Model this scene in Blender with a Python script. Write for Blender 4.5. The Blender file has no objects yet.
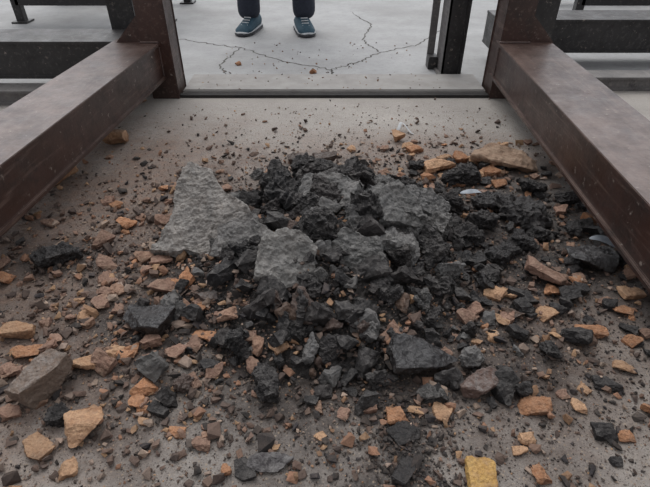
import bpy, bmesh, math, random
import numpy as np
from mathutils import Vector, Matrix, Euler, noise

scene = bpy.context.scene
try:
    scene.view_settings.view_transform = 'Standard'
except Exception:
    pass
COL = scene.collection

# ------------------------------------------------------------------ materials
class NT:
    def __init__(s, name):
        s.m = bpy.data.materials.new(name); s.m.use_nodes = True
        s.t = s.m.node_tree; s.t.nodes.clear()
        s.out = s.t.nodes.new('ShaderNodeOutputMaterial')
        s.b = s.t.nodes.new('ShaderNodeBsdfPrincipled')
        s.t.links.new(s.b.outputs[0], s.out.inputs[0])
        s.tc = s.t.nodes.new('ShaderNodeTexCoord')
    def link(s, a, b): s.t.links.new(a, b)
    def put(s, inp, v):
        if isinstance(v, bpy.types.NodeSocket): s.link(v, inp)
        else:
            if isinstance(v, tuple) and len(v) == 3 and inp.type == 'RGBA': v = v + (1,)
            inp.default_value = v
    def noise(s, scale, detail=6, rough=.6, vec=None, dist=0.0):
        n = s.t.nodes.new('ShaderNodeTexNoise')
        n.inputs['Scale'].default_value = scale; n.inputs['Detail'].default_value = detail
        n.inputs['Roughness'].default_value = rough; n.inputs['Distortion'].default_value = dist
        s.link(vec or s.tc.outputs['Object'], n.inputs['Vector']); return n.outputs['Fac']
    def voro(s, scale, feat='F1', out='Distance', vec=None):
        n = s.t.nodes.new('ShaderNodeTexVoronoi'); n.feature = feat
        n.inputs['Scale'].default_value = scale
        s.link(vec or s.tc.outputs['Object'], n.inputs['Vector']); return n.outputs[out]
    def ramp(s, fac, a, b, va=0., vb=1.):
        n = s.t.nodes.new('ShaderNodeMapRange'); n.clamp = True
        n.inputs[1].default_value = a; n.inputs[2].default_value = b
        n.inputs[3].default_value = va; n.inputs[4].default_value = vb
        s.link(fac, n.inputs[0]); return n.outputs[0]
    def math(s, op, a, b=0.):
        n = s.t.nodes.new('ShaderNodeMath'); n.operation = op
        s.put(n.inputs[0], a); s.put(n.inputs[1], b); return n.outputs[0]
    def mix(s, fac, a, b, mode='MIX'):
        n = s.t.nodes.new('ShaderNodeMix'); n.data_type = 'RGBA'; n.blend_type = mode
        s.put(n.inputs[0], fac); s.put(n.inputs[6], a); s.put(n.inputs[7], b)
        return n.outputs[2]
    def bump(s, h, strength, dist):
        n = s.t.nodes.new('ShaderNodeBump'); n.inputs['Strength'].default_value = strength
        n.inputs['Distance'].default_value = dist; s.link(h, n.inputs['Height'])
        s.link(n.outputs[0], s.b.inputs['Normal']); return n
    def base(s, v): s.put(s.b.inputs['Base Color'], v)
    def rough(s, v): s.put(s.b.inputs['Roughness'], v)

def mat_simple(name, a, b, scale=20, rough=.6, metal=0., bump=.3, bd=.003):
    k = NT(name); n = k.noise(scale); k.base(k.mix(k.ramp(n, .3, .7), a, b))
    k.rough(rough); k.b.inputs['Metallic'].default_value = metal
    k.bump(k.noise(scale*6), bump, bd); return k.m

def mat_rock(name, soot=.35, rough=.85, dust=(.30,.24,.19), dustamt=.3, bd=.004, alt=None):
    k = NT(name)
    at = k.t.nodes.new('ShaderNodeAttribute'); at.attribute_name = 'Col'
    c = at.outputs['Color']
    n1 = k.noise(28, 8, .7); n2 = k.noise(160, 5, .7); n3 = k.noise(14, 6, .65); n4 = k.noise(400, 3, .7)
    if alt: c = k.mix(k.ramp(k.noise(19, 6, .6), .42, .6, 0, .75), c, k.mix(1., c, alt, 'MULTIPLY'))
    c = k.mix(k.ramp(n2, .35, .75, 0, .7), c, k.mix(1.0, c, (.42,.38,.37), 'MULTIPLY'))
    c = k.mix(k.ramp(n1, .45, .8, 0, .6), c, k.mix(1.0, c, (1.6,1.5,1.4), 'MULTIPLY'))
    c = k.mix(k.ramp(n3, .50, .64, 0, soot), c, (.03,.023,.02))
    c = k.mix(k.ramp(n4, .58, .66, 0, .5), c, k.mix(1.0, c, (.4,.35,.33), 'MULTIPLY'))
    g = k.t.nodes.new('ShaderNodeNewGeometry'); sx = k.t.nodes.new('ShaderNodeSeparateXYZ')
    k.link(g.outputs['Normal'], sx.inputs[0])
    d = k.math('MULTIPLY', k.ramp(sx.outputs[2], .3, 1., 0, dustamt), k.ramp(k.noise(60, 8, .75), .40, .62))
    c = k.mix(d, c, dust)
    k.base(c); k.rough(rough)
    h = k.math('ADD', n2, k.math('MULTIPLY', n1, 1.5))
    k.bump(h, .9, bd)
    return k.m

M_BRICK = mat_rock('firebrick_clay', .5, .92, (.42,.31,.22), .35, alt=(.62,.52,.46))
M_SLAG = mat_rock('slag_charred', .3, .85, (.17,.155,.145), .6, .006)
M_CRUST = mat_rock('slag_grey_crust', .25, .95, (.36,.345,.33), .5, .007)
M_TAR = mat_rock('tar_charred', .5, .42, (.12,.105,.095), .3, .006)
M_GLOSS = mat_rock('slag_glassy', .5, .22, (.12,.115,.12), .25, .003)
M_GRAV = mat_rock('gravel_mixed', .1, .88, (.26,.185,.14), .22, .002)

def mat_floor():
    k = NT('concrete_floor_dusty')
    P = k.tc.outputs['Object']
    sep = k.t.nodes.new('ShaderNodeSeparateXYZ'); k.link(P, sep.inputs[0])
    X, Y = sep.outputs[0], sep.outputs[1]
    nL = k.noise(1.3, 5, .6); nM = k.noise(5, 8, .65); nS = k.noise(30, 8, .7); nF = k.noise(170, 6, .75)
    def ell(cx, cy, rx, ry, amp=1.0, wob=1.5):
        dx = k.math('DIVIDE', k.math('SUBTRACT', X, cx), rx)
        dy = k.math('DIVIDE', k.math('SUBTRACT', Y, cy), ry)
        d = k.math('SQRT', k.math('ADD', k.math('MULTIPLY', dx, dx), k.math('MULTIPLY', dy, dy)))
        d = k.math('ADD', d, k.math('MULTIPLY', k.math('SUBTRACT', nM, .5), wob))
        return k.ramp(d, 1.25, .55, 0, amp)
    base = k.mix(k.ramp(nL, .35, .65), (.37,.335,.305), (.47,.43,.39))
    base = k.mix(k.ramp(nM, .4, .7, 0, .5), base, (.29,.255,.225))
    brown = k.math('MAXIMUM', ell(-.66, 1.22, .70, .90, .95), ell(.25, 1.0, .80, .56, .9))
    brown = k.math('MAXIMUM', brown, ell(.3, 1.7, .75, .32, .7))
    brown = k.math('MULTIPLY', brown, k.ramp(nS, .25, .6, .6, 1))
    bc = k.mix(k.ramp(nS, .35, .65), (.110,.068,.050), (.245,.160,.118))
    base = k.mix(brown, base, bc)
    soot = k.math('MAXIMUM', ell(.66, 1.26, .44, .46, 1.), ell(.02, 1.06, .68, .64, .95))
    soot = k.math('MAXIMUM', soot, ell(.155, .52, .06, .28, 1., .9))
    soot = k.math('MAXIMUM', soot, ell(.12, .43, .13, .055, .9, .9))
    soot = k.math('MAXIMUM', soot, ell(-.42, .86, .2, .14, .9))
    soot = k.math('MAXIMUM', soot, ell(-.75, 1.12, .18, .12, .8))
    soot = k.math('MAXIMUM', soot, ell(.10, .74, .60, .21, .75))
    soot = k.math('MULTIPLY', soot, k.ramp(nS, .28, .55, .5, 1))
    base = k.mix(soot, base, (.020,.016,.015))
    near = k.ramp(Y, 2.35, 1.9, .2, 1)
    for sc_, th in ((320, .62), (150, .80)):
        v = k.voro(sc_); vcol = k.voro(sc_, out='Color')
        sp = k.t.nodes.new('ShaderNodeSeparateColor'); k.link(vcol, sp.inputs[0])
        dm = k.math('MULTIPLY', k.math('MULTIPLY', k.ramp(v, .45, .3), k.ramp(sp.outputs[0], th, th+.06)), near)
        base = k.mix(k.math('MULTIPLY', dm, .75), base, (.065,.045,.036))
        lm = k.math('MULTIPLY', k.math('MULTIPLY', k.ramp(v, .4, .3), k.ramp(sp.outputs[1], .84, .9)), near)
        base = k.mix(k.math('MULTIPLY', lm, .5), base, (.42,.32,.23))
    base = k.mix(k.ramp(nF, .48, .72, 0, .6), base, k.mix(1., base, (.45,.42,.40), 'MULTIPLY'))
    back = k.ramp(Y, 2.55, 2.62)
    bk = k.mix(k.ramp(nM, .3, .7), (.31,.305,.305), (.40,.395,.39))
    bk = k.mix(k.ramp(nS, .5, .75, 0, .5), bk, (.22,.21,.205))
    bk = k.mix(k.ramp(nL, .45, .62, 0, .45), bk, (.23,.22,.21))
    base = k.mix(back, base, bk)
    k.base(base)
    k.rough(k.mix(soot, (.75,.75,.75), (.42,.42,.42)))
    h = k.math('ADD', k.math('MULTIPLY', nF, .8), nS)
    h = k.math('MULTIPLY', h, k.ramp(Y, 2.62, 2.5, .35, 1))
    k.bump(h, .9, .006)
    return k.m
M_FLOOR = mat_floor()

def mat_steel(name, a, b, dust_sheen=(.33,.25,.21), amt=.45, rough=.32, coat=.0):
    k = NT(name)
    n = k.noise(4, 8, .65); n2 = k.noise(45, 6, .7); n3 = k.noise(11, 9, .75)
    mp = k.t.nodes.new('ShaderNodeMapping'); mp.inputs['Scale'].default_value = (50, 2.5, 50)
    k.link(k.tc.outputs['Object'], mp.inputs[0])
    st = k.noise(1., 6, .65, vec=mp.outputs[0])
    c = k.mix(k.ramp(n, .3, .7), a, b)
    c = k.mix(k.ramp(st, .54, .70, 0, .5), c, dust_sheen)
    c = k.mix(k.ramp(n3, .53, .66, 0, .6), c, (.012,.010,.009))
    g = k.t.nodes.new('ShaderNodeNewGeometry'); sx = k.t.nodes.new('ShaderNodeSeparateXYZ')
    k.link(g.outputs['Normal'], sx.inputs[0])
    up = k.math('MULTIPLY', k.ramp(sx.outputs[2], .6, .95, 0, amt), k.ramp(k.noise(6, 10, .75), .38, .60, .1, 1))  # upward faces: dust patches, with the beam tops' pale highlight painted in
    c = k.mix(up, c, dust_sheen)
    c = k.mix(k.ramp(n2, .62, .68, 0, .7), c, (.46,.39,.34))
    c = k.mix(k.ramp(k.noise(90, 5, .7), .58, .66, 0, .6), c, (.03,.02,.016))
    k.base(c); k.rough(k.ramp(n3, .3, .7, rough, rough+.35)); k.b.inputs['Metallic'].default_value = .1
    k.b.inputs['Coat Weight'].default_value = coat; k.b.inputs['Coat Roughness'].default_value = .25
    k.bump(k.math('ADD', n2, n), .3, .004)
    return k.m
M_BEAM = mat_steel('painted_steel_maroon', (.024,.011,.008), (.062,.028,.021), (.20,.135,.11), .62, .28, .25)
M_DARK = mat_steel('painted_steel_charcoal', (.018,.017,.018), (.04,.037,.037), (.13,.12,.115), .5)
M_PRIMER = mat_steel('steel_primer_grey', (.11,.10,.10), (.16,.15,.145), (.28,.26,.24), .5, .5)
M_THRESH = mat_simple('concrete_plinth', (.27,.25,.235), (.36,.34,.32), 12, .8, bump=.5)
M_BLACK = mat_simple('edge_strip_black', (.012,.011,.011), (.03,.025,.022), 30, .8)
M_CRACK = mat_simple('crack_dirt', (.07,.062,.056), (.13,.12,.11), 30, .95)
M_JEANS = mat_simple('denim_navy', (.020,.024,.038), (.035,.04,.058), 60, .9, bump=.6, bd=.002)
M_SHOE = mat_simple('suede_teal_blue', (.014,.045,.07), (.025,.07,.10), 60, .75)
M_SOLE = mat_simple('rubber_sole_dark', (.03,.03,.035), (.05,.05,.055), 40, .7)
M_WHITE = mat_simple('rubber_white', (.45,.46,.47), (.58,.59,.6), 30, .6)
M_SKIN = mat_simple('skin', (.52,.33,.24), (.58,.38,.28), 20, .55, bump=.05)
M_HAIR = mat_simple('hair_black', (.012,.010,.009), (.03,.025,.02), 80, .6)
M_JACKET = mat_simple('jacket_grey', (.10,.11,.13), (.14,.15,.17), 40, .9)
M_EYE = mat_simple('eye', (.7,.7,.7), (.75,.75,.75), 10, .3, bump=0.)
M_FLAKE = mat_simple('dull_grey_flake', (.22,.24,.27), (.38,.40,.43), 50, .6, .2)

# ------------------------------------------------------------------ helpers
def new_obj(name, mesh, mat=None, parent=None, loc=None):
    o = bpy.data.objects.new(name, mesh); COL.objects.link(o)
    if mat: mesh.materials.append(mat)
    if parent: o.parent = parent
    if loc: o.location = loc
    return o
def empty(name, loc=(0,0,0)):
    o = bpy.data.objects.new(name, None); COL.objects.link(o); o.location = loc; o.empty_display_size = .1; return o
def bm_to(name, bm, mat, parent=None, loc=None, smooth=False):
    me = bpy.data.meshes.new(name); bm.to_mesh(me); bm.free()
    if smooth:
        for p in me.polygons: p.use_smooth = True
    return new_obj(name, me, mat, parent, loc)
def prism(name, profile, y0, y1, mat, parent=None, bevel=.004, frame=None):
    bm = bmesh.new()
    a = [bm.verts.new((x, y0, z)) for x, z in profile]; b = [bm.verts.new((x, y1, z)) for x, z in profile]
    n = len(profile)
    for i in range(n): bm.faces.new((a[i], a[(i+1) % n], b[(i+1) % n], b[i]))
    bm.faces.new(a[::-1]); bm.faces.new(b)
    bmesh.ops.recalc_face_normals(bm, faces=bm.faces)
    if bevel: bmesh.ops.bevel(bm, geom=bm.edges[:], offset=bevel, segments=2, affect='EDGES', clamp_overlap=True)
    if frame: bm.transform(frame)
    return bm_to(name, bm, mat, parent)
def box(name, lo, hi, mat, parent=None, bevel=.003):
    return prism(name, [(lo[0],lo[2]),(hi[0],lo[2]),(hi[0],hi[2]),(lo[0],hi[2])], lo[1], hi[1], mat, parent, bevel)
def setcol(me, col):
    a = me.color_attributes.new('Col', 'FLOAT_COLOR', 'POINT')
    n = len(me.vertices)
    arr = np.ones((n, 4), dtype=np.float32); arr[:, :3] = col
    a.data.foreach_set('color', arr.ravel())
def P(o, par):
    o.parent = par; o.matrix_parent_inverse = Matrix.Translation(par.location).inverted(); return o

def hull_bm(rng, size, boxy=.5, npts=18):
    bm = bmesh.new()
    for i in range(npts):
        if rng.random() < boxy:
            p = Vector([rng.choice((-1, 1))*rng.uniform(.72, 1.) for _ in range(3)])
        else:
            p = Vector([rng.gauss(0, 1) for _ in range(3)]).normalized()*rng.uniform(.85, 1.15)
        bm.verts.new((p.x*size[0]/2, p.y*size[1]/2, p.z*size[2]/2))
    bmesh.ops.convex_hull(bm, input=bm.verts[:])
    bmesh.ops.delete(bm, geom=[g for g in bm.verts if not g.link_faces], context='VERTS')
    bmesh.ops.dissolve_limit(bm, angle_limit=.15, verts=bm.verts[:], edges=bm.edges[:])
    return bm
def frag_bm(rng, size, ncut=7):
    bm = bmesh.new(); bmesh.ops.create_cube(bm, size=1.)
    for i in range(ncut):
        n = Vector((rng.gauss(0,1), rng.gauss(0,1), rng.gauss(0,.8))).normalized()
        d = rng.uniform(.28, .50)
        r = bmesh.ops.bisect_plane(bm, geom=bm.verts[:]+bm.edges[:]+bm.faces[:], plane_co=n*d, plane_no=n, clear_outer=True)
        ed = [e for e in r['geom_cut'] if isinstance(e, bmesh.types.BMEdge)]
        if len(ed) > 2: bmesh.ops.holes_fill(bm, edges=bm.edges[:], sides=0)
    bmesh.ops.recalc_face_normals(bm, faces=bm.faces)
    lo = [min(v.co[i] for v in bm.verts) for i in range(3)]; hi = [max(v.co[i] for v in bm.verts) for i in range(3)]
    for v in bm.verts:
        v.co = Vector([((v.co[i]-lo[i])/(hi[i]-lo[i])-.5)*size[i] for i in range(3)])
    return bm
def fine(bm, lim, n):
    bmesh.ops.triangulate(bm, faces=bm.faces[:])
    for i in range(n):
        es = [e for e in bm.edges if e.calc_length() > lim]
        if not es: break
        bmesh.ops.subdivide_edges(bm, edges=es, cuts=1)
        bmesh.ops.triangulate(bm, faces=[f for f in bm.faces if len(f.verts) > 3])
    bm.normal_update()
def displace(bm, terms, seed):
    off = Vector((seed*3.1, seed*1.7, seed*.9)); mv = []
    for v in bm.verts:
        d = 0
        for freq, amp, kind in terms:
            q = v.co*freq+off
            if kind == 'f': d += amp*noise.fractal(q, .8, 2., 4)
            elif kind == 'n': d += amp*noise.noise(q)
            elif kind == 'r': d += amp*(.5-abs(noise.noise(q))*2)
            elif kind == 'c': d += amp*(.5-noise.voronoi(q)[0][0])
        mv.append(v.normal*d)
    for v, d in zip(bm.verts, mv): v.co += d

CNT = [0]
def rock(name, x, y, size, col, mat, kind='brick', rot=None, z=None, parent=None, tilt=.35, jit=True):
    CNT[0] += 1; sd = CNT[0]
    rng = random.Random(sd*7919); m = max(size)
    if kind == 'brick':
        bm = frag_bm(rng, size, rng.choice((6,7,8,9)))
        bmesh.ops.bevel(bm, geom=bm.edges[:], offset=m*.012, segments=1, affect='EDGES', clamp_overlap=True)
        fine(bm, max(m*.05, .0025), 5)
        displace(bm, [(2.2/m, m*.06, 'n'), (6/m, m*.03, 'f'), (20/m, m*.012, 'n')], sd)
    elif kind == 'lump':
        bm = frag_bm(rng, size, rng.choice((5,7,8)))
        fine(bm, max(m*.045, .003), 6)
        displace(bm, [(1.8/m, m*.14, 'n'), (4.5/m, m*.07, 'r'), (9/m, m*.055, 'f'), (22/m, m*.025, 'c')], sd)
    elif kind == 'clod':
        bm = frag_bm(rng, size, rng.choice((5,6,7,9)))
        fine(bm, max(m*.14, .004), 4)
        displace(bm, [(2.5/m, m*.10, 'n'), (6/m, m*.05, 'f')], sd)
    e = rot if rot else (rng.uniform(-tilt, tilt), rng.uniform(-tilt, tilt), rng.uniform(0, 6.28))
    bm.transform(Euler(e).to_matrix().to_4x4())
    mz = min(v.co.z for v in bm.verts)
    if z is None: bm.transform(Matrix.Translation((0, 0, -mz-.004)))
    o = bm_to(name, bm, mat, None, (x, y, 0 if z is None else z))
    setcol(o.data, np.array(col)*(rng.uniform(.8, 1.2) if jit else 1))
    if parent: P(o, parent)
    return o

# ------------------------------------------------------------------ floor
bm = bmesh.new()
bmesh.ops.create_grid(bm, x_segments=2, y_segments=2, size=1)
for v in bm.verts: v.co = (v.co.x*8, v.co.y*7.5+5.5, 0)
bm_to('floor', bm, M_FLOOR)
box('concrete_threshold', (-.72, 2.452, -.01), (.815, 2.70, .028), M_THRESH, None, .006)
box('dark_edge_strip', (-.735, 2.412, -.01), (.825, 2.449, .014), M_BLACK, None, .003)  # low black strip along the front of the threshold
# cracks in the far slab (thin dirt-filled seams)
def crack(lines, seed):
    rg = random.Random(seed); bm = bmesh.new()
    for pts in lines:
        pl = []
        for a, b in zip(pts[:-1], pts[1:]):
            n = 14
            for i in range(n):
                t = i/n; pl.append((a[0]+(b[0]-a[0])*t+rg.uniform(-.012,.012), a[1]+(b[1]-a[1])*t+rg.uniform(-.014,.014)))
        prev = None; N = len(pl)
        for i, (x, y) in enumerate(pl):
            wd = (.0035+.003*rg.random())*min(1, 4*(1-i/N)+.2)
            q = pl[min(i+1, N-1)]; p = pl[max(i-1, 0)]
            d = Vector((q[0]-p[0], q[1]-p[1], 0)).normalized(); s = Vector((-d.y, d.x, 0))*wd
            va = bm.verts.new(Vector((x, y, .0008))+s); vb = bm.verts.new(Vector((x, y, .0008))-s)
            if prev: bm.faces.new((prev[0], va, vb, prev[1]))
            prev = (va, vb)
    bmesh.ops.recalc_face_normals(bm, faces=bm.faces)
    bm_to('floor_crack', bm, M_CRACK)
crack([[(.06,2.72),(.03,2.86),(-.25,3.02),(-.55,3.30),(-.95,3.50),(-1.5,3.62)],
       [(.03,2.86),(.22,3.02),(.34,3.2),(.62,3.38),(.80,3.7),(1.1,4.1)],
       [(.34,3.2),(.25,3.5),(.35,3.9),(.2,4.4)],[(-.55,3.30),(-.62,2.95),(-.55,2.75)]], 4)

# ------------------------------------------------------------------ steel frames
def beam_profile(w, z0, z1, lip=.010, th=.014):
    return [(lip, z0),(lip, z0+th),(0, z0+th),(0, z1-th),(lip, z1-th),(lip, z1),(-w-lip, z1),(-w-lip, z1-th),(-w, z1-th),(-w, z0+th),(-w-lip, z0+th),(-w-lip, z0)]
def frame_between(p0, p1):
    d = Vector((p1[0]-p0[0], p1[1]-p0[1], 0)); a = -math.atan2(d.x, d.y)
    return Matrix.Translation((p0[0], p0[1], 0)) @ Matrix.Rotation(a, 4, 'Z'), d.length
fl = empty('steel_support_frame', (-.9, 2.4, 0))
F, L = frame_between((-1.08, -.9), (-.784, 2.40))
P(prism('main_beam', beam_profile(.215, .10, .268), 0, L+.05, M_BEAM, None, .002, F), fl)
def column(par, x0, x1, y0, y1, ztop, mat):
    t = .012
    P(box('post_front_flange', (x0, y0, 0), (x1, y0+t, ztop), mat, None, .003), par)
    P(box('post_back_flange', (x0, y1-t, 0), (x1, y1, ztop), mat, None, .003), par)
    P(box('post_web', (x0+.004, y0+t*.5, 0), (x0+.004+t, y1-t*.5, ztop), mat, None, .002), par)
    P(box('post_web_inner', (x1-.004-t, y0+t*.5, 0), (x1-.004, y1-t*.5, ztop), mat, None, .002), par)
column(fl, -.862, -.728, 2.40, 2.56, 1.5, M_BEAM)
column(fl, -1.09, -.96, 2.66, 2.86, 1.5, M_DARK)
P(prism('cross_beam', beam_profile(.22, .09, .266), 0, 2.4, M_DARK, None, .002,
        Matrix.Translation((-.86, 2.66, 0)) @ Matrix.Rotation(math.radians(90), 4, 'Z') ), fl)
P(prism('cross_beam_foot', beam_profile(.10, .0, .07), 0, 2.2, M_PRIMER, None, .002,
        Matrix.Translation((-1.05, 2.42, 0)) @ Matrix.Rotation(math.radians(90), 4, 'Z') ), fl)
def gusset(par, x, y, zc, s, sx, mat):
    bm = bmesh.new()
    pts = [(0,0,0),(s,0,0),(0,0,s)]
    a = [bm.verts.new((x+sx*px, y, zc+pz)) for px,_,pz in pts]; b = [bm.verts.new((x+sx*px, y+.01, zc+pz)) for px,_,pz in pts]
    bm.faces.new(a); bm.faces.new(b[::-1])
    for i in range(3): bm.faces.new((a[i], b[i], b[(i+1)%3], a[(i+1)%3]))
    bmesh.ops.recalc_face_normals(bm, faces=bm.faces)
    P(bm_to('gusset_plate', bm, mat), par)
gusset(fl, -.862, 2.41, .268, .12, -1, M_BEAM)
fr = empty('steel_support_frame', (.95, 2.4, 0))
def beam_r(name, w, z0, z1, F, L, mat): 
    pr = [(-x, z) for x, z in beam_profile(w, z0, z1)]
    return prism(name, pr, 0, L, mat, None, .002, F)
F, L = frame_between((.737, -.9), (.823, 2.40))
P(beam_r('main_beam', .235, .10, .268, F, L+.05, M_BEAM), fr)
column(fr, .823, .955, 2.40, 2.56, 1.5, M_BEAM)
column(fr, 1.05, 1.17, 2.66, 2.86, 1.5, M_DARK)
P(prism('cross_beam', beam_profile(.22, .09, .266), 0, 2.4, M_DARK, None, .002,
        Matrix.Translation((.95, 2.88, 0)) @ Matrix.Rotation(math.radians(-90), 4, 'Z') ), fr)
P(prism('cross_beam_foot', beam_profile(.10, .0, .07), 0, 2.2, M_PRIMER, None, .002,
        Matrix.Translation((1.08, 2.52, 0)) @ Matrix.Rotation(math.radians(-90), 4, 'Z') ), fr)
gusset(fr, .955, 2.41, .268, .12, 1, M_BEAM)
def weld(par, p0, p1, mat):
    bm = bmesh.new(); p0 = Vector(p0); p1 = Vector(p1); n = 24
    for i in range(n):
        q = p0.lerp(p1, i/(n-1))
        bmesh.ops.create_icosphere(bm, subdivisions=1, radius=.008, matrix=Matrix.Translation(q))
    P(bm_to('weld_bead', bm, mat, smooth=True), par)
weld(fl, (-.784, 2.398, .11), (-.784, 2.398, .268), M_BEAM); weld(fl, (-.862, 2.398, .27), (-.784, 2.398, .27), M_BEAM)
weld(fr, (.823, 2.398, .11), (.823, 2.398, .268), M_BEAM); weld(fr, (.823, 2.398, .27), (.955, 2.398, .27), M_BEAM)

cp = empty('steel_channel_post', (.70, 2.80, 0))
P(box('web', (.645, 2.74, .01), (.745, 2.755, 1.6), M_DARK, None, .003), cp)
P(box('flange_left', (.645, 2.74, .01), (.657, 2.92, 1.6), M_PRIMER, None, .003), cp)
P(box('flange_right', (.733, 2.71, .01), (.745, 2.86, 1.6), M_DARK, None, .003), cp)
P(box('base_plate', (.625, 2.705, 0), (.765, 2.93, .012), M_PRIMER, None, .003), cp)
P(box('brace_bar', (.592, 2.93, .06), (.632, 2.945, 1.6), M_PRIMER, None, .003), cp)
P(box('brace_foot', (.592, 2.86, .0), (.645, 2.945, .07), M_DARK, None, .003), cp)

def stand(x, y, w, d, h):
    e = empty('machine_stand', (x, y, 0))
    for sx in (-1, 1):
        for sy in (-1, 1):
            P(box('leg', (x+sx*w/2-.03, y+sy*d/2-.03, 0), (x+sx*w/2+.03, y+sy*d/2+.03, h), M_DARK, None, .003), e)
            P(box('foot_plate', (x+sx*w/2-.06, y+sy*d/2-.06, 0), (x+sx*w/2+.06, y+sy*d/2+.06, .012), M_DARK, None, .003), e)
    P(box('rail_front', (x-w/2, y-d/2-.03, .12), (x+w/2, y-d/2+.03, .2), M_DARK, None, .003), e)
    P(box('rail_back', (x-w/2, y+d/2-.03, .12), (x+w/2, y+d/2+.03, .2), M_DARK, None, .003), e)
    P(box('top_plate', (x-w/2-.05, y-d/2-.05, h), (x+w/2+.05, y+d/2+.05, h+.03), M_PRIMER, None, .003), e)
stand(-1.75, 4.35, 1.1, .7, .8)
stand(2.35, 4.35, .9, .7, .8)

# ------------------------------------------------------------------ slag heap
HX, HY = -.01, 1.14
def hz(x, y):
    dx = (x-HX)/.42; dy = (y-HY)/.48
    r = math.sqrt(dx*dx+dy*dy)
    h = .135*max(0, 1-r**1.5) if r < 1 else 0
    h += .022*max(0, noise.noise(Vector((x*9, y*9, 3.3)))+.2)*(1-r) if r < 1 else 0
    return h
heap = empty('slag_heap', (HX, HY, 0))
bm = bmesh.new()
bmesh.ops.create_grid(bm, x_segments=160, y_segments=160, size=1)
for v in bm.verts:
    x = HX+v.co.x*.46; y = HY+v.co.y*.52
    r = math.hypot(v.co.x, v.co.y)
    h = hz(x, y)+.014*noise.fractal(Vector((x*34, y*34, 0)), .8, 2, 4) - .008 - max(0, r-.85)*.2
    v.co = (x, y, h)
bmesh.ops.delete(bm, geom=[v for v in bm.verts if v.co.z < -.025], context='VERTS')
o = bm_to('heap_base', bm, M_SLAG); setcol(o.data, (.026,.022,.020)); P(o, heap)

rng = random.Random(11)
BLK = [(.020,.018,.018), (.030,.027,.027), (.045,.041,.04), (.026,.021,.02), (.016,.015,.016)]
GRY = [(.15,.145,.14), (.11,.105,.10), (.19,.185,.18)]
crown = [(-.02,1.34,.11),(.10,1.36,.13),(.18,1.30,.13),(.02,1.22,.12),(.12,1.16,.12),(-.10,1.24,.12),(.23,1.17,.12),
         (-.14,1.37,.12),(.27,1.32,.10),(-.02,1.07,.10),(.20,1.04,.10),(.29,1.07,.09),
         (-.05,1.45,.12),(.10,1.46,.10),(.2,1.43,.09),(.04,1.40,.13),(.0,1.28,.12),(-.18,1.42,.08),(.33,1.2,.09)]
for i, (x, y, s) in enumerate(crown):
    g_ = i % 4 == 2
    c = rng.choice(GRY if g_ else BLK)
    o = rock('charred_lump', 0, 0, (s*rng.uniform(.9,1.3), s*rng.uniform(.8,1.1), s*rng.uniform(.6,.9)), c, M_CRUST if g_ else M_SLAG, 'lump', z=0, tilt=.7)
    o.location = (x, y, hz(x, y)+.018); P(o, heap)
n = 0
while n < 600:
    x = rng.gauss(HX+.03, .21); y = rng.gauss(HY-.08, .25)
    if y < .62 or y > 1.62 or abs(x) > .48: continue
    s = rng.choice((.014,.018,.022,.028,.036,.05))*rng.uniform(.8,1.3)
    c = rng.choice(BLK) if rng.random() < .76 else rng.choice(GRY+[(.12,.08,.065),(.16,.10,.07)])
    o = rock('charred_piece', 0, 0, (s*1.3, s, s*.7), c, M_SLAG, 'lump' if (s > .034 and rng.random() < .5) else 'clod', z=0, tilt=1.2)
    o.location = (x, y, hz(x, y)+s*.25); P(o, heap); n += 1

def slab(name, outline, th, loc, rot, col, seed, parent, lump=.004):
    bm = bmesh.new(); rg = random.Random(seed)
    # jagged broken outline
    pts = []
    for (x0, y0), (x1, y1) in zip(outline, outline[1:]+outline[:1]):
        for t in (0, .36, .7):
            pts.append((x0+(x1-x0)*t+rg.uniform(-.006,.006), y0+(y1-y0)*t+rg.uniform(-.006,.006)))
    f = bm.faces.new([bm.verts.new((x, y, 0)) for x, y in pts])
    r = bmesh.ops.extrude_face_region(bm, geom=[f])
    for v in r['geom']:
        if isinstance(v, bmesh.types.BMVert): v.co.z += th; v.co.x *= .95; v.co.y *= .95
    bmesh.ops.recalc_face_normals(bm, faces=bm.faces)
    fine(bm, .0055, 7)
    displace(bm, [(8, lump*2.5, 'n'), (22, lump, 'f'), (55, .0045, 'f'), (120, .002, 'n')], seed)
    o = bm_to(name, bm, M_CRUST, None, loc); o.rotation_euler = rot
    arr = np.ones((len(o.data.vertices), 4), dtype=np.float32)
    for i, v in enumerate(o.data.vertices):
        t = noise.fractal(v.co*22, .8, 2, 3)*.35+1; arr[i, :3] = np.array(col)*max(.3, t)
    a = o.data.color_attributes.new('Col', 'FLOAT_COLOR', 'POINT'); a.data.foreach_set('color', arr.ravel())
    P(o, parent); return o
R = math.radians
slab('crust_slab', [(-.14,-.075),(-.03,-.10),(.09,-.15),(.15,-.10),(.155,.02),(.10,.06),(.045,.17),(-.015,.20),(-.06,.10),(-.08,.01)], .035,
     (-.375, 1.20, .075), (R(34), R(-12), R(2)), (.33,.305,.28), 3, heap)
slab('crust_slab', [(-.08,-.06),(0,-.085),(.075,-.05),(.085,.03),(.03,.075),(-.06,.06)], .03, (-.10, .975, .118), (R(40), R(8), R(5)), (.24,.23,.215), 5, heap)
slab('crust_slab', [(-.10,-.05),(0,-.07),(.09,-.06),(.11,.03),(.03,.07),(-.08,.06)], .035, (.01, 1.22, .15), (R(24), R(-12), R(-15)), (.15,.145,.14), 8, heap)
slab('crust_slab', [(-.07,-.05),(.05,-.07),(.09,.0),(.03,.07),(-.06,.05)], .03, (.19, 1.16, .15), (R(38), R(15), R(30)), (.14,.137,.132), 13, heap)
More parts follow.
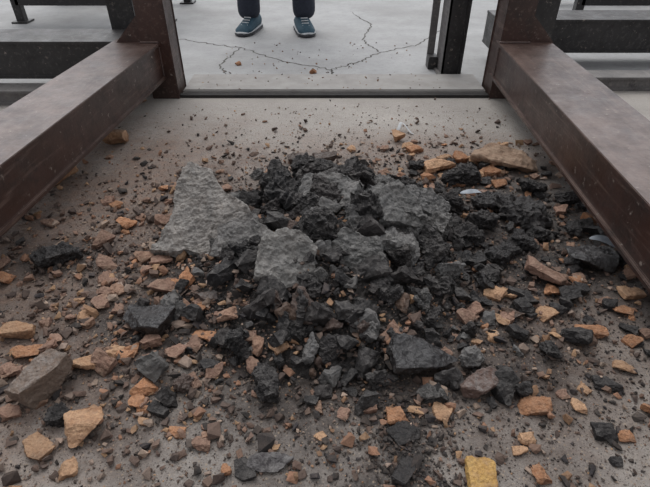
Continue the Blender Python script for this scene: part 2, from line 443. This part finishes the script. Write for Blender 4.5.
slab('crust_slab', [(-.09,-.05),(.03,-.07),(.09,.0),(.03,.06),(-.07,.04)], .03, (-.22, 1.09, .10), (R(42), R(-16), R(-8)), (.22,.21,.20), 21, heap)
slab('crust_slab', [(-.07,-.05),(.03,-.06),(.08,.0),(.03,.05),(-.06,.04)], .03, (.09, 1.01, .115), (R(42), R(5), R(-30)), (.12,.117,.112), 27, heap)
slab('crust_slab', [(-.08,-.04),(.05,-.06),(.09,.0),(.02,.06),(-.07,.04)], .028, (.30, 1.27, .09), (R(20), R(22), R(10)), (.10,.097,.095), 31, heap)

# ------------------------------------------------------------------ individual fragments
TAN = (.50,.305,.18); ORG = (.46,.225,.115); PNK = (.29,.175,.13); DBR = (.12,.085,.07); BK = (.022,.019,.019); GB = (.24,.175,.135)
FR = [
 (-.887,1.876,.125,.09,.065,TAN),(-.958,1.583,.10,.08,.05,TAN),(-.514,2.947,.03,.03,.02,ORG),(-.068,2.80,.04,.03,.025,ORG),
 (-.90,2.36,.04,.03,.02,TAN),(.427,1.66,.11,.07,.04,TAN),(.521,1.725,.055,.05,.03,ORG),(.305,1.924,.05,.05,.035,TAN),
 (.852,1.31,.05,.045,.03,ORG),(.616,1.018,.13,.08,.025,PNK),(.447,.965,.055,.04,.018,TAN),(.5625,.891,.055,.038,.015,TAN),
 (.65,.829,.07,.045,.018,ORG),(.764,.90,.05,.04,.015,ORG),(.818,.968,.065,.04,.015,TAN),(-.748,.829,.072,.05,.024,TAN),
 (-.70,.76,.07,.04,.015,ORG),(-.887,1.022,.05,.045,.022,ORG),(-.625,1.087,.08,.05,.022,PNK),(-.669,1.187,.05,.06,.03,PNK),
 (-.545,.727,.065,.045,.018,TAN),(-.469,.751,.035,.035,.014,ORG),(-.652,.935,.04,.03,.014,TAN),(-.429,.985,.08,.055,.026,PNK),
 (-.28,.813,.078,.04,.016,ORG),(-.191,.895,.072,.05,.045,PNK),(-.1225,.829,.065,.035,.018,PNK),(.0605,.800,.105,.045,.022,ORG),
 (.171,.8225,.035,.04,.03,TAN),(-.392,.657,.048,.04,.025,ORG),(-.379,.612,.03,.03,.014,ORG),(-.291,.675,.03,.045,.02,PNK),
 (-.249,.705,.036,.04,.022,PNK),(-.48,.565,.075,.07,.035,TAN),(-.562,.523,.065,.045,.018,TAN),(.241,.603,.04,.035,.014,TAN),
 (.442,.617,.072,.038,.011,ORG),(.537,.617,.034,.035,.012,TAN),(-.01,.549,.03,.02,.009,TAN),(.60,1.62,.08,.06,.022,ORG),
 (.36,1.82,.06,.05,.022,ORG),(.47,1.55,.07,.05,.022,ORG),(-.52,1.30,.05,.04,.022,PNK),(-.47,1.10,.06,.05,.022,PNK),(-.60,1.02,.05,.04,.018,PNK),
 (.33,1.48,.06,.05,.028,TAN),(.56,1.47,.06,.04,.022,PNK),(.36,.88,.05,.04,.02,PNK),(.30,.93,.06,.04,.02,TAN),(-.35,.76,.05,.04,.02,PNK),
 (.55,1.60,.06,.05,.03,TAN),(.63,1.54,.05,.04,.02,ORG),(.38,1.58,.05,.04,.025,ORG),(.70,1.02,.05,.035,.015,ORG),(.68,.72,.05,.03,.012,TAN),(.74,.80,.045,.03,.012,ORG),
 (-.80,.70,.05,.035,.015,TAN),(-.66,.60,.05,.035,.015,PNK),(-.30,.56,.035,.025,.01,ORG),(.60,.55,.035,.025,.01,ORG),(.38,.52,.03,.022,.01,TAN),
]
frs = empty('firebrick_fragments', (0, 1, 0))
for x, y, w, d, h, c in FR:
    rock('fragment', x, y, (w, d, h), c, M_BRICK, 'brick', rot=(rng.uniform(-.22,.22), rng.uniform(-.22,.22), rng.uniform(-.6,.6)), parent=frs)
for i in range(330):
    if i < 150: x = rng.gauss(-.42, .26); y = rng.gauss(.95, .28)
    elif i < 260: x = rng.gauss(.45, .26); y = rng.gauss(1.1, .38)
    else: x = rng.gauss(.45, .22); y = rng.gauss(1.65, .12)
    if not (.42 < y < 2.3) or abs(x) > .95 or math.hypot((x-HX)/.34, (y-HY)/.36) < 1: continue
    s = rng.choice((.014,.018,.022,.028,.036))*rng.uniform(.85,1.2)
    zz = hz(x, y)
    o = rock('chip', x, y, (s*1.3, s, s*.45), rng.choice((TAN,ORG,PNK,PNK,PNK,(.33,.2,.14))), M_BRICK, 'clod', tilt=.35, parent=frs)
    if zz > 0: o.location.z += zz
rock('firebrick_slab', .69, 1.69, (.25,.12,.045), (.36,.25,.175), M_BRICK, 'brick', rot=(.1,.08,-.35), jit=False)
# broken half brick with three straight sides
bm = bmesh.new()
top = [(-.027,-.034),(.024,-.034),(.027,.026),(.012,.034),(-.004,.029),(-.025,.033)]
f = bm.faces.new([bm.verts.new((x, y, 0)) for x, y in top])
r = bmesh.ops.extrude_face_region(bm, geom=[f])
for v in r['geom']:
    if isinstance(v, bmesh.types.BMVert): v.co.z += .024
bmesh.ops.recalc_face_normals(bm, faces=bm.faces)
bmesh.ops.bevel(bm, geom=bm.edges[:], offset=.0015, segments=1, affect='EDGES', clamp_overlap=True)
fine(bm, .004, 6); displace(bm, [(60, .002, 'f'), (200, .0012, 'n')], 7)
bm.transform(Euler((.04,.03,-.05)).to_matrix().to_4x4())
o = bm_to('yellow_firebrick_piece', bm, M_BRICK, None, (.289, .465, -.001)); setcol(o.data, (.60,.37,.12))

bcs = empty('burnt_brick_chunks', (0, 1, 0))
BR = [(0,1.70,.085,.06,.05,DBR),(-.116,1.71,.07,.05,.04,DBR),(-.30,.928,.07,.06,.045,DBR),(.334,.662,.085,.055,.035,(.16,.10,.08)),(-.60,.66,.08,.11,.07,GB),(.058,.862,.09,.06,.05,(.1,.1,.1)),(-.13,.90,.06,.05,.04,(.16,.13,.12))]
for x, y, w, d, h, c in BR:
    rock('chunk', x, y, (w, d, h), c, M_CRUST, 'brick', rot=(rng.uniform(-.2,.2), rng.uniform(-.2,.2), rng.uniform(-.6,.6)), parent=bcs, jit=False)
BL = [(-.776,1.115,.12,.07,.04,1),(-.44,.853,.13,.08,.045,2),(.2165,.735,.16,.09,.05,2),(-.548,.589,.042,.045,.025,0),(-.151,.482,.04,.045,.012,0),
 (.161,.557,.06,.05,.010,1),(.147,.479,.04,.06,.010,1),(.528,.763,.045,.045,.025,0),(.62,.674,.057,.035,.016,0),(.492,1.556,.12,.07,.05,0),
 (.636,1.322,.17,.10,.045,1),(.753,1.09,.15,.10,.035,2),(.56,.496,.027,.02,.010,0),(-.128,.660,.05,.08,.05,0),(-.347,.612,.045,.03,.015,0),
 (.42,1.20,.10,.08,.045,0),(.52,1.13,.10,.07,.035,1),(.40,1.38,.10,.07,.05,0),(.72,1.5,.09,.06,.035,0),(.60,1.18,.07,.06,.035,1),
 (.35,1.66,.06,.05,.03,0),(.83,1.42,.08,.06,.035,0),(.45,1.02,.06,.05,.03,0),(.55,1.40,.09,.06,.04,1),(.66,1.22,.06,.05,.025,0),(.49,1.28,.08,.06,.04,0),(.78,1.25,.07,.05,.025,1)]
chs = empty('charred_chunks', (0, 1, 0))
for x, y, w, d, h, g_ in BL:
    rock('chunk', x, y, (w, d, h), BK, (M_SLAG, M_TAR, M_GLOSS)[g_], 'brick' if h < .018 or g_ == 2 else 'lump', rot=(rng.uniform(-.2,.2), rng.uniform(-.2,.2), rng.uniform(-.8,.8)), parent=chs)
for i in range(130):
    x = rng.gauss(.52, .2); y = rng.gauss(1.2, .25)
    if not (.5 < y < 1.8) or x < .38 or x > .95: continue
    s = rng.uniform(.015,.045)
    rock('chunk', x, y, (s*1.2, s, s*.6), BK, M_TAR if i % 2 else M_SLAG, 'clod', parent=chs)
rock('burnt_flake', -.105, .494, (.075,.05,.012), (.08,.07,.072), M_CRUST, 'brick', rot=(.08,0,-.4))

def ribbon(name, pts, w, mat):
    bm = bmesh.new(); prev = None
    for i, p in enumerate(pts):
        p = Vector(p); d = Vector(pts[min(i+1, len(pts)-1)])-Vector(pts[max(i-1, 0)])
        s = d.cross(Vector((0,0,1))).normalized()*w/2*(1 if 0 < i < len(pts)-1 else .5)
        s = Matrix.Rotation(.5*math.sin(i*1.3), 3, d.normalized()) @ s
        a = bm.verts.new(p+s); b = bm.verts.new(p-s)
        if prev: bm.faces.new((prev[0], a, b, prev[1]))
        prev = (a, b)
    o = bm_to(name, bm, mat, smooth=True)
    m = o.modifiers.new('t', 'SOLIDIFY'); m.thickness = .0015
    m = o.modifiers.new('s', 'SUBSURF'); m.levels = 2; m.render_levels = 2
    return o
ribbon('foil_strip', [(.465,1.462,.018),(.49,1.455,.028),(.52,1.467,.024),(.55,1.455,.028),(.575,1.452,.02)], .022, M_FLAKE)
ribbon('curled_metal_strip', [(.30,1.99,.004),(.325,2.0,.02),(.33,2.04,.035),(.35,2.02,.03),(.37,1.98,.006),(.385,1.975,.004)], .016, M_WHITE)
ribbon('grey_scrap', [(.80,1.20,.016),(.83,1.19,.030),(.86,1.165,.022),(.885,1.14,.012)], .028, M_FLAKE)

# ------------------------------------------------------------------ gravel mass
nr = np.random.default_rng(5)
protos = []
for i in range(30):
    rg = random.Random(500+i)
    bm = hull_bm(rg, (1.2, .9, rg.uniform(.4,.75)), .3, 13)
    bmesh.ops.triangulate(bm, faces=bm.faces[:])
    bm.verts.index_update()
    protos.append((np.array([v.co[:] for v in bm.verts]), np.array([[v.index for v in f.verts] for f in bm.faces])))
    bm.free()
def gravel(name, items, mat):
    V=[];Fc=[];C=[];off=0
    for (x,y,z,s,c) in items:
        v,f = protos[nr.integers(len(protos))]
        R_ = np.array(Euler((nr.normal(0,.35),nr.normal(0,.35),nr.uniform(0,6.28))).to_matrix())
        vv = (v*s*nr.uniform(.75,1.25,3))@R_.T
        vv[:,2] += -vv[:,2].min()*.85+z
        vv[:,0]+=x; vv[:,1]+=y
        V.append(vv);Fc.append(f+off);off+=len(v)
        C.append(np.tile(np.append(c,1.),(len(v),1)))
    V=np.concatenate(V);Fc=np.concatenate(Fc);C=np.concatenate(C).astype(np.float32)
    me=bpy.data.meshes.new(name); me.from_pydata(V.tolist(),[],Fc.tolist())
    a=me.color_attributes.new('Col','FLOAT_COLOR','POINT');a.data.foreach_set('color',C.ravel())
    return new_obj(name,me,mat)
PAL_B=[(.40,.245,.14),(.32,.17,.105),(.23,.14,.10),(.16,.105,.08),(.11,.075,.06),(.07,.05,.043),(.28,.21,.17),(.085,.06,.05),(.14,.09,.07),(.36,.27,.21)]
PAL_K=[(.022,.019,.018),(.035,.03,.029),(.055,.045,.04),(.09,.06,.048),(.03,.027,.03),(.028,.025,.024),(.28,.16,.09)]
def pick(x,y):
    k = math.exp(-(((x-.25)/.5)**2+((y-1.1)/.5)**2))
    pal = PAL_K if nr.random() < .15+.8*k else PAL_B
    return np.array(pal[nr.integers(len(pal))])*nr.uniform(.7,1.25)
items=[]
def scatter(n,cx,cy,sx,sy,smin,smax,uniform=False,pw=2.4,pal=None):
    for _ in range(n):
        if uniform: x=nr.uniform(cx-sx,cx+sx);y=nr.uniform(cy-sy,cy+sy)
        else: x=nr.normal(cx,sx);y=nr.normal(cy,sy)
        if y<.2 or y>2.40 or abs(x)>1.5: continue
        s=smin*(smax/smin)**(nr.random()**pw)
        c = np.array(pal[nr.integers(len(pal))])*nr.uniform(.7,1.25) if pal else pick(x,y)
        items.append((x,y,hz(x,y),s,c))
scatter(9500, 0,1.15,.52,.40,.0028,.020)
scatter(3200,-.48,1.05,.28,.35,.0028,.026)
scatter(3200,.40,1.25,.33,.35,.0028,.026)
scatter(2600,0,1.3,1.3,1.0,.0025,.010,True)
scatter(1500,-.1,.60,.45,.13,.003,.020)
scatter(5500,.08,1.0,.36,.30,.0022,.009,pal=PAL_K[:6])
scatter(2500,.35,.80,.38,.22,.0022,.010,pal=PAL_K[:6])
scatter(1100,.16,.53,.055,.12,.003,.012,pal=PAL_K[:6])
scatter(200, 0,1.15,.55,.42,.022,.036)
gravel('gravel_debris', items, M_GRAV)
items=[]
for i in range(70):
    x=nr.uniform(-.65,.55); y=nr.uniform(2.75,3.45)
    items.append((x,y,0,nr.uniform(.004,.012),np.array(PAL_B[nr.integers(len(PAL_B))])))
for i in range(60):
    items.append((nr.uniform(-.65,.6),nr.uniform(2.46,2.69),.026,nr.uniform(.004,.012),np.array(PAL_B[nr.integers(len(PAL_B))])))
gravel('scattered_grit', items, M_GRAV)

# ------------------------------------------------------------------ person
person = empty('standing_person', (-.345, 3.75, 0))
S = 1.1
def skin(name, verts, edges, radii, mat, root=0, sub=2):
    me = bpy.data.meshes.new(name); me.from_pydata([tuple(Vector(v)*S+Vector((-.345,3.75,0))) for v in verts], edges, [])
    o = new_obj(name, me, mat)
    m = o.modifiers.new('skin', 'SKIN'); m.use_smooth_shade = True
    for i, r in enumerate(radii):
        sv = me.skin_vertices[0].data[i]; r = r if isinstance(r, tuple) else (r, r)
        sv.radius = (r[0]*S, r[1]*S); sv.use_root = (i == root)
    m = o.modifiers.new('sub', 'SUBSURF'); m.levels = sub; m.render_levels = sub
    P(o, person); return o
fx = .178
skin('trousers', [(0,.02,.95),(0,.02,1.05),(-.10,.02,.86),(-.15,.01,.50),(-fx,.03,.16),(-fx,.03,.055),(.10,.02,.86),(.15,.01,.50),(fx,.03,.16),(fx,.03,.055)],
     [(0,1),(0,2),(2,3),(3,4),(4,5),(0,6),(6,7),(7,8),(8,9)],
     [(.15,.11),(.15,.10),.095,.082,.078,.084,.095,.082,.078,.084], M_JEANS)
skin('jacket', [(0,.02,1.0),(0,.02,1.2),(0,.02,1.38),(-.17,.02,1.42),(-.23,.03,1.15),(-.22,-.03,.92),(.17,.02,1.42),(.23,.03,1.15),(.22,-.03,.92)],
     [(0,1),(1,2),(2,3),(3,4),(4,5),(2,6),(6,7),(7,8)], [(.16,.12),(.155,.115),(.15,.10),.065,.052,.04,.065,.052,.04], M_JACKET)
skin('head', [(0,.02,1.44),(0,.015,1.54),(0,0,1.60),(0,.0,1.68),(0,.01,1.73)], [(0,1),(1,2),(2,3),(3,4)], [.055,.052,(.062,.07),(.075,.09),(.055,.07)], M_SKIN)
skin('hair', [(0,.04,1.64),(0,.03,1.72),(0,.02,1.755)], [(0,1),(1,2)], [(.078,.078),(.082,.095),(.05,.06)], M_HAIR)
skin('nose', [(0,-.075,1.66),(0,-.10,1.625)], [(0,1)], [.008,.014], M_SKIN)
skin('mouth', [(-.022,-.068,1.585),(.022,-.068,1.585)], [(0,1)], [.006,.006], mat_simple('lips',(.4,.16,.14),(.45,.2,.17)))
for sx in (-1, 1):
    skin('eye', [(sx*.03,-.078,1.66),(sx*.034,-.076,1.661)], [(0,1)], [.011,.010], M_EYE)
    skin('ear', [(sx*.078,.01,1.67),(sx*.082,.015,1.635)], [(0,1)], [.014,.010], M_SKIN)
    hx = sx*.22
    skin('palm', [(hx,-.03,.92),(hx,-.04,.86),(hx,-.045,.83)], [(0,1),(1,2)], [.026,(.026,.036),(.022,.036)], M_SKIN)
    for j, (dy, ln) in enumerate(((-.03,.065),(-.01,.075),(.01,.07),(.028,.055))):
        skin('finger_%d'%(j+1), [(hx,-.045+dy,.83),(hx-sx*.006,-.05+dy,.83-ln*.55),(hx-sx*.02,-.052+dy,.83-ln)], [(0,1),(1,2)], [.010,.009,.008], M_SKIN)
    skin('thumb', [(hx,-.06,.89),(hx-sx*.01,-.088,.86),(hx-sx*.015,-.095,.83)], [(0,1),(1,2)], [.013,.011,.009], M_SKIN)

def shoe(cx, cy, yaw):
    nl, nrg = 16, 14
    def section(t):
        w = .038+.014*math.sin(math.pi*min(1, t*.55+.2)) + .006*t
        if t > .8: w *= math.sqrt(max(.02, 1-((t-.8)/.2)**2*.85))
        if t < .1: w *= .8+2*t
        top = .095 if t < .35 else .095-(t-.35)/.65*.055
        if t > .88: top -= (t-.88)*.18
        return w, top
    Rm = Matrix.Rotation(yaw, 4, 'Z')
    def build(nm, zb, ztf, grow, mat):
        bm = bmesh.new(); rings = []
        for i in range(nl+1):
            t = i/nl; w, top = section(t); w += grow
            zt = ztf(top); ring = []
            for j in range(nrg):
                a = 2*math.pi*j/nrg
                px = math.copysign(abs(math.cos(a))**.7, math.cos(a))*w
                sz = math.copysign(abs(math.sin(a))**.8, math.sin(a))
                pz = zb+(zt-zb)*(sz*.5+.5)
                if sz > 0: px *= 1-.35*sz
                y = (.5-t)*(.285+grow*2)
                ring.append(bm.verts.new((px, y, pz)))
            rings.append(ring)
        for i in range(nl):
            for j in range(nrg):
                bm.faces.new((rings[i][j], rings[i][(j+1)%nrg], rings[i+1][(j+1)%nrg], rings[i+1][j]))
        bm.faces.new(rings[0][::-1]); bm.faces.new(rings[-1])
        bmesh.ops.recalc_face_normals(bm, faces=bm.faces)
        bm.transform(Matrix.Translation((cx, cy, 0)) @ Rm @ Matrix.Scale(S, 4))
        o = bm_to(nm, bm, mat, smooth=True); P(o, person)
    build('shoe_upper', .012, lambda tp: tp, 0, M_SHOE)
    build('shoe_sole', .0, lambda tp: .022, .005, M_SOLE)
    build('shoe_midsole_line', .016, lambda tp: .028, .003, M_WHITE)
    for i in range(4):
        y = -.015-.02*i; z = .088-.011*i
        p0 = Matrix.Translation((cx, cy, 0)) @ Rm @ Vector((-.022*S, y*S, z*S)); p1 = Matrix.Translation((cx, cy, 0)) @ Rm @ Vector((.022*S, y*S, z*S))
        bm = bmesh.new(); bmesh.ops.create_cone(bm, cap_ends=True, segments=8, radius1=.004, radius2=.004, depth=(p1-p0).length)
        q = (p1-p0).to_track_quat('Z', 'Y'); bm.transform(Matrix.Translation((p0+p1)/2) @ q.to_matrix().to_4x4())
        o = bm_to('lace', bm, M_WHITE, smooth=True); P(o, person)
shoe(-.345-fx*S, 3.72, math.radians(-14))
shoe(-.345+fx*S, 3.70, math.radians(12))

# ------------------------------------------------------------------ light
w = bpy.data.worlds.new('World'); scene.world = w; w.use_nodes = True
nt = w.node_tree; bg = nt.nodes['Background']
tc = nt.nodes.new('ShaderNodeTexCoord'); sep = nt.nodes.new('ShaderNodeSeparateXYZ'); cr = nt.nodes.new('ShaderNodeValToRGB')
mp = nt.nodes.new('ShaderNodeMapRange'); mp.inputs[1].default_value = -1; mp.inputs[2].default_value = 1
nt.links.new(tc.outputs['Generated'], sep.inputs[0]); nt.links.new(sep.outputs[1], mp.inputs[0])
nt.links.new(mp.outputs[0], cr.inputs[0]); nt.links.new(cr.outputs[0], bg.inputs[0])
cr.color_ramp.elements[0].color = (.30,.31,.33,1); cr.color_ramp.elements[1].color = (1.25,1.29,1.36,1)
bg.inputs[1].default_value = 1.08
sl = bpy.data.lights.new('overcast_sun', 'SUN'); sl.energy = 1.6; sl.angle = math.radians(38); sl.color = (1,.99,.97)
so = bpy.data.objects.new('overcast_sun', sl); COL.objects.link(so)
so.rotation_euler = Vector((-.2, .7, 1)).to_track_quat('Z', 'Y').to_euler()

# ------------------------------------------------------------------ camera
cam = bpy.data.cameras.new('Camera'); cam.sensor_width = 36; cam.lens = 490/650*36
cam.clip_start = .01
co = bpy.data.objects.new('Camera', cam); COL.objects.link(co)
co.location = (0, 0, .9); co.rotation_euler = (math.radians(90-37), 0, 0)
scene.camera = co
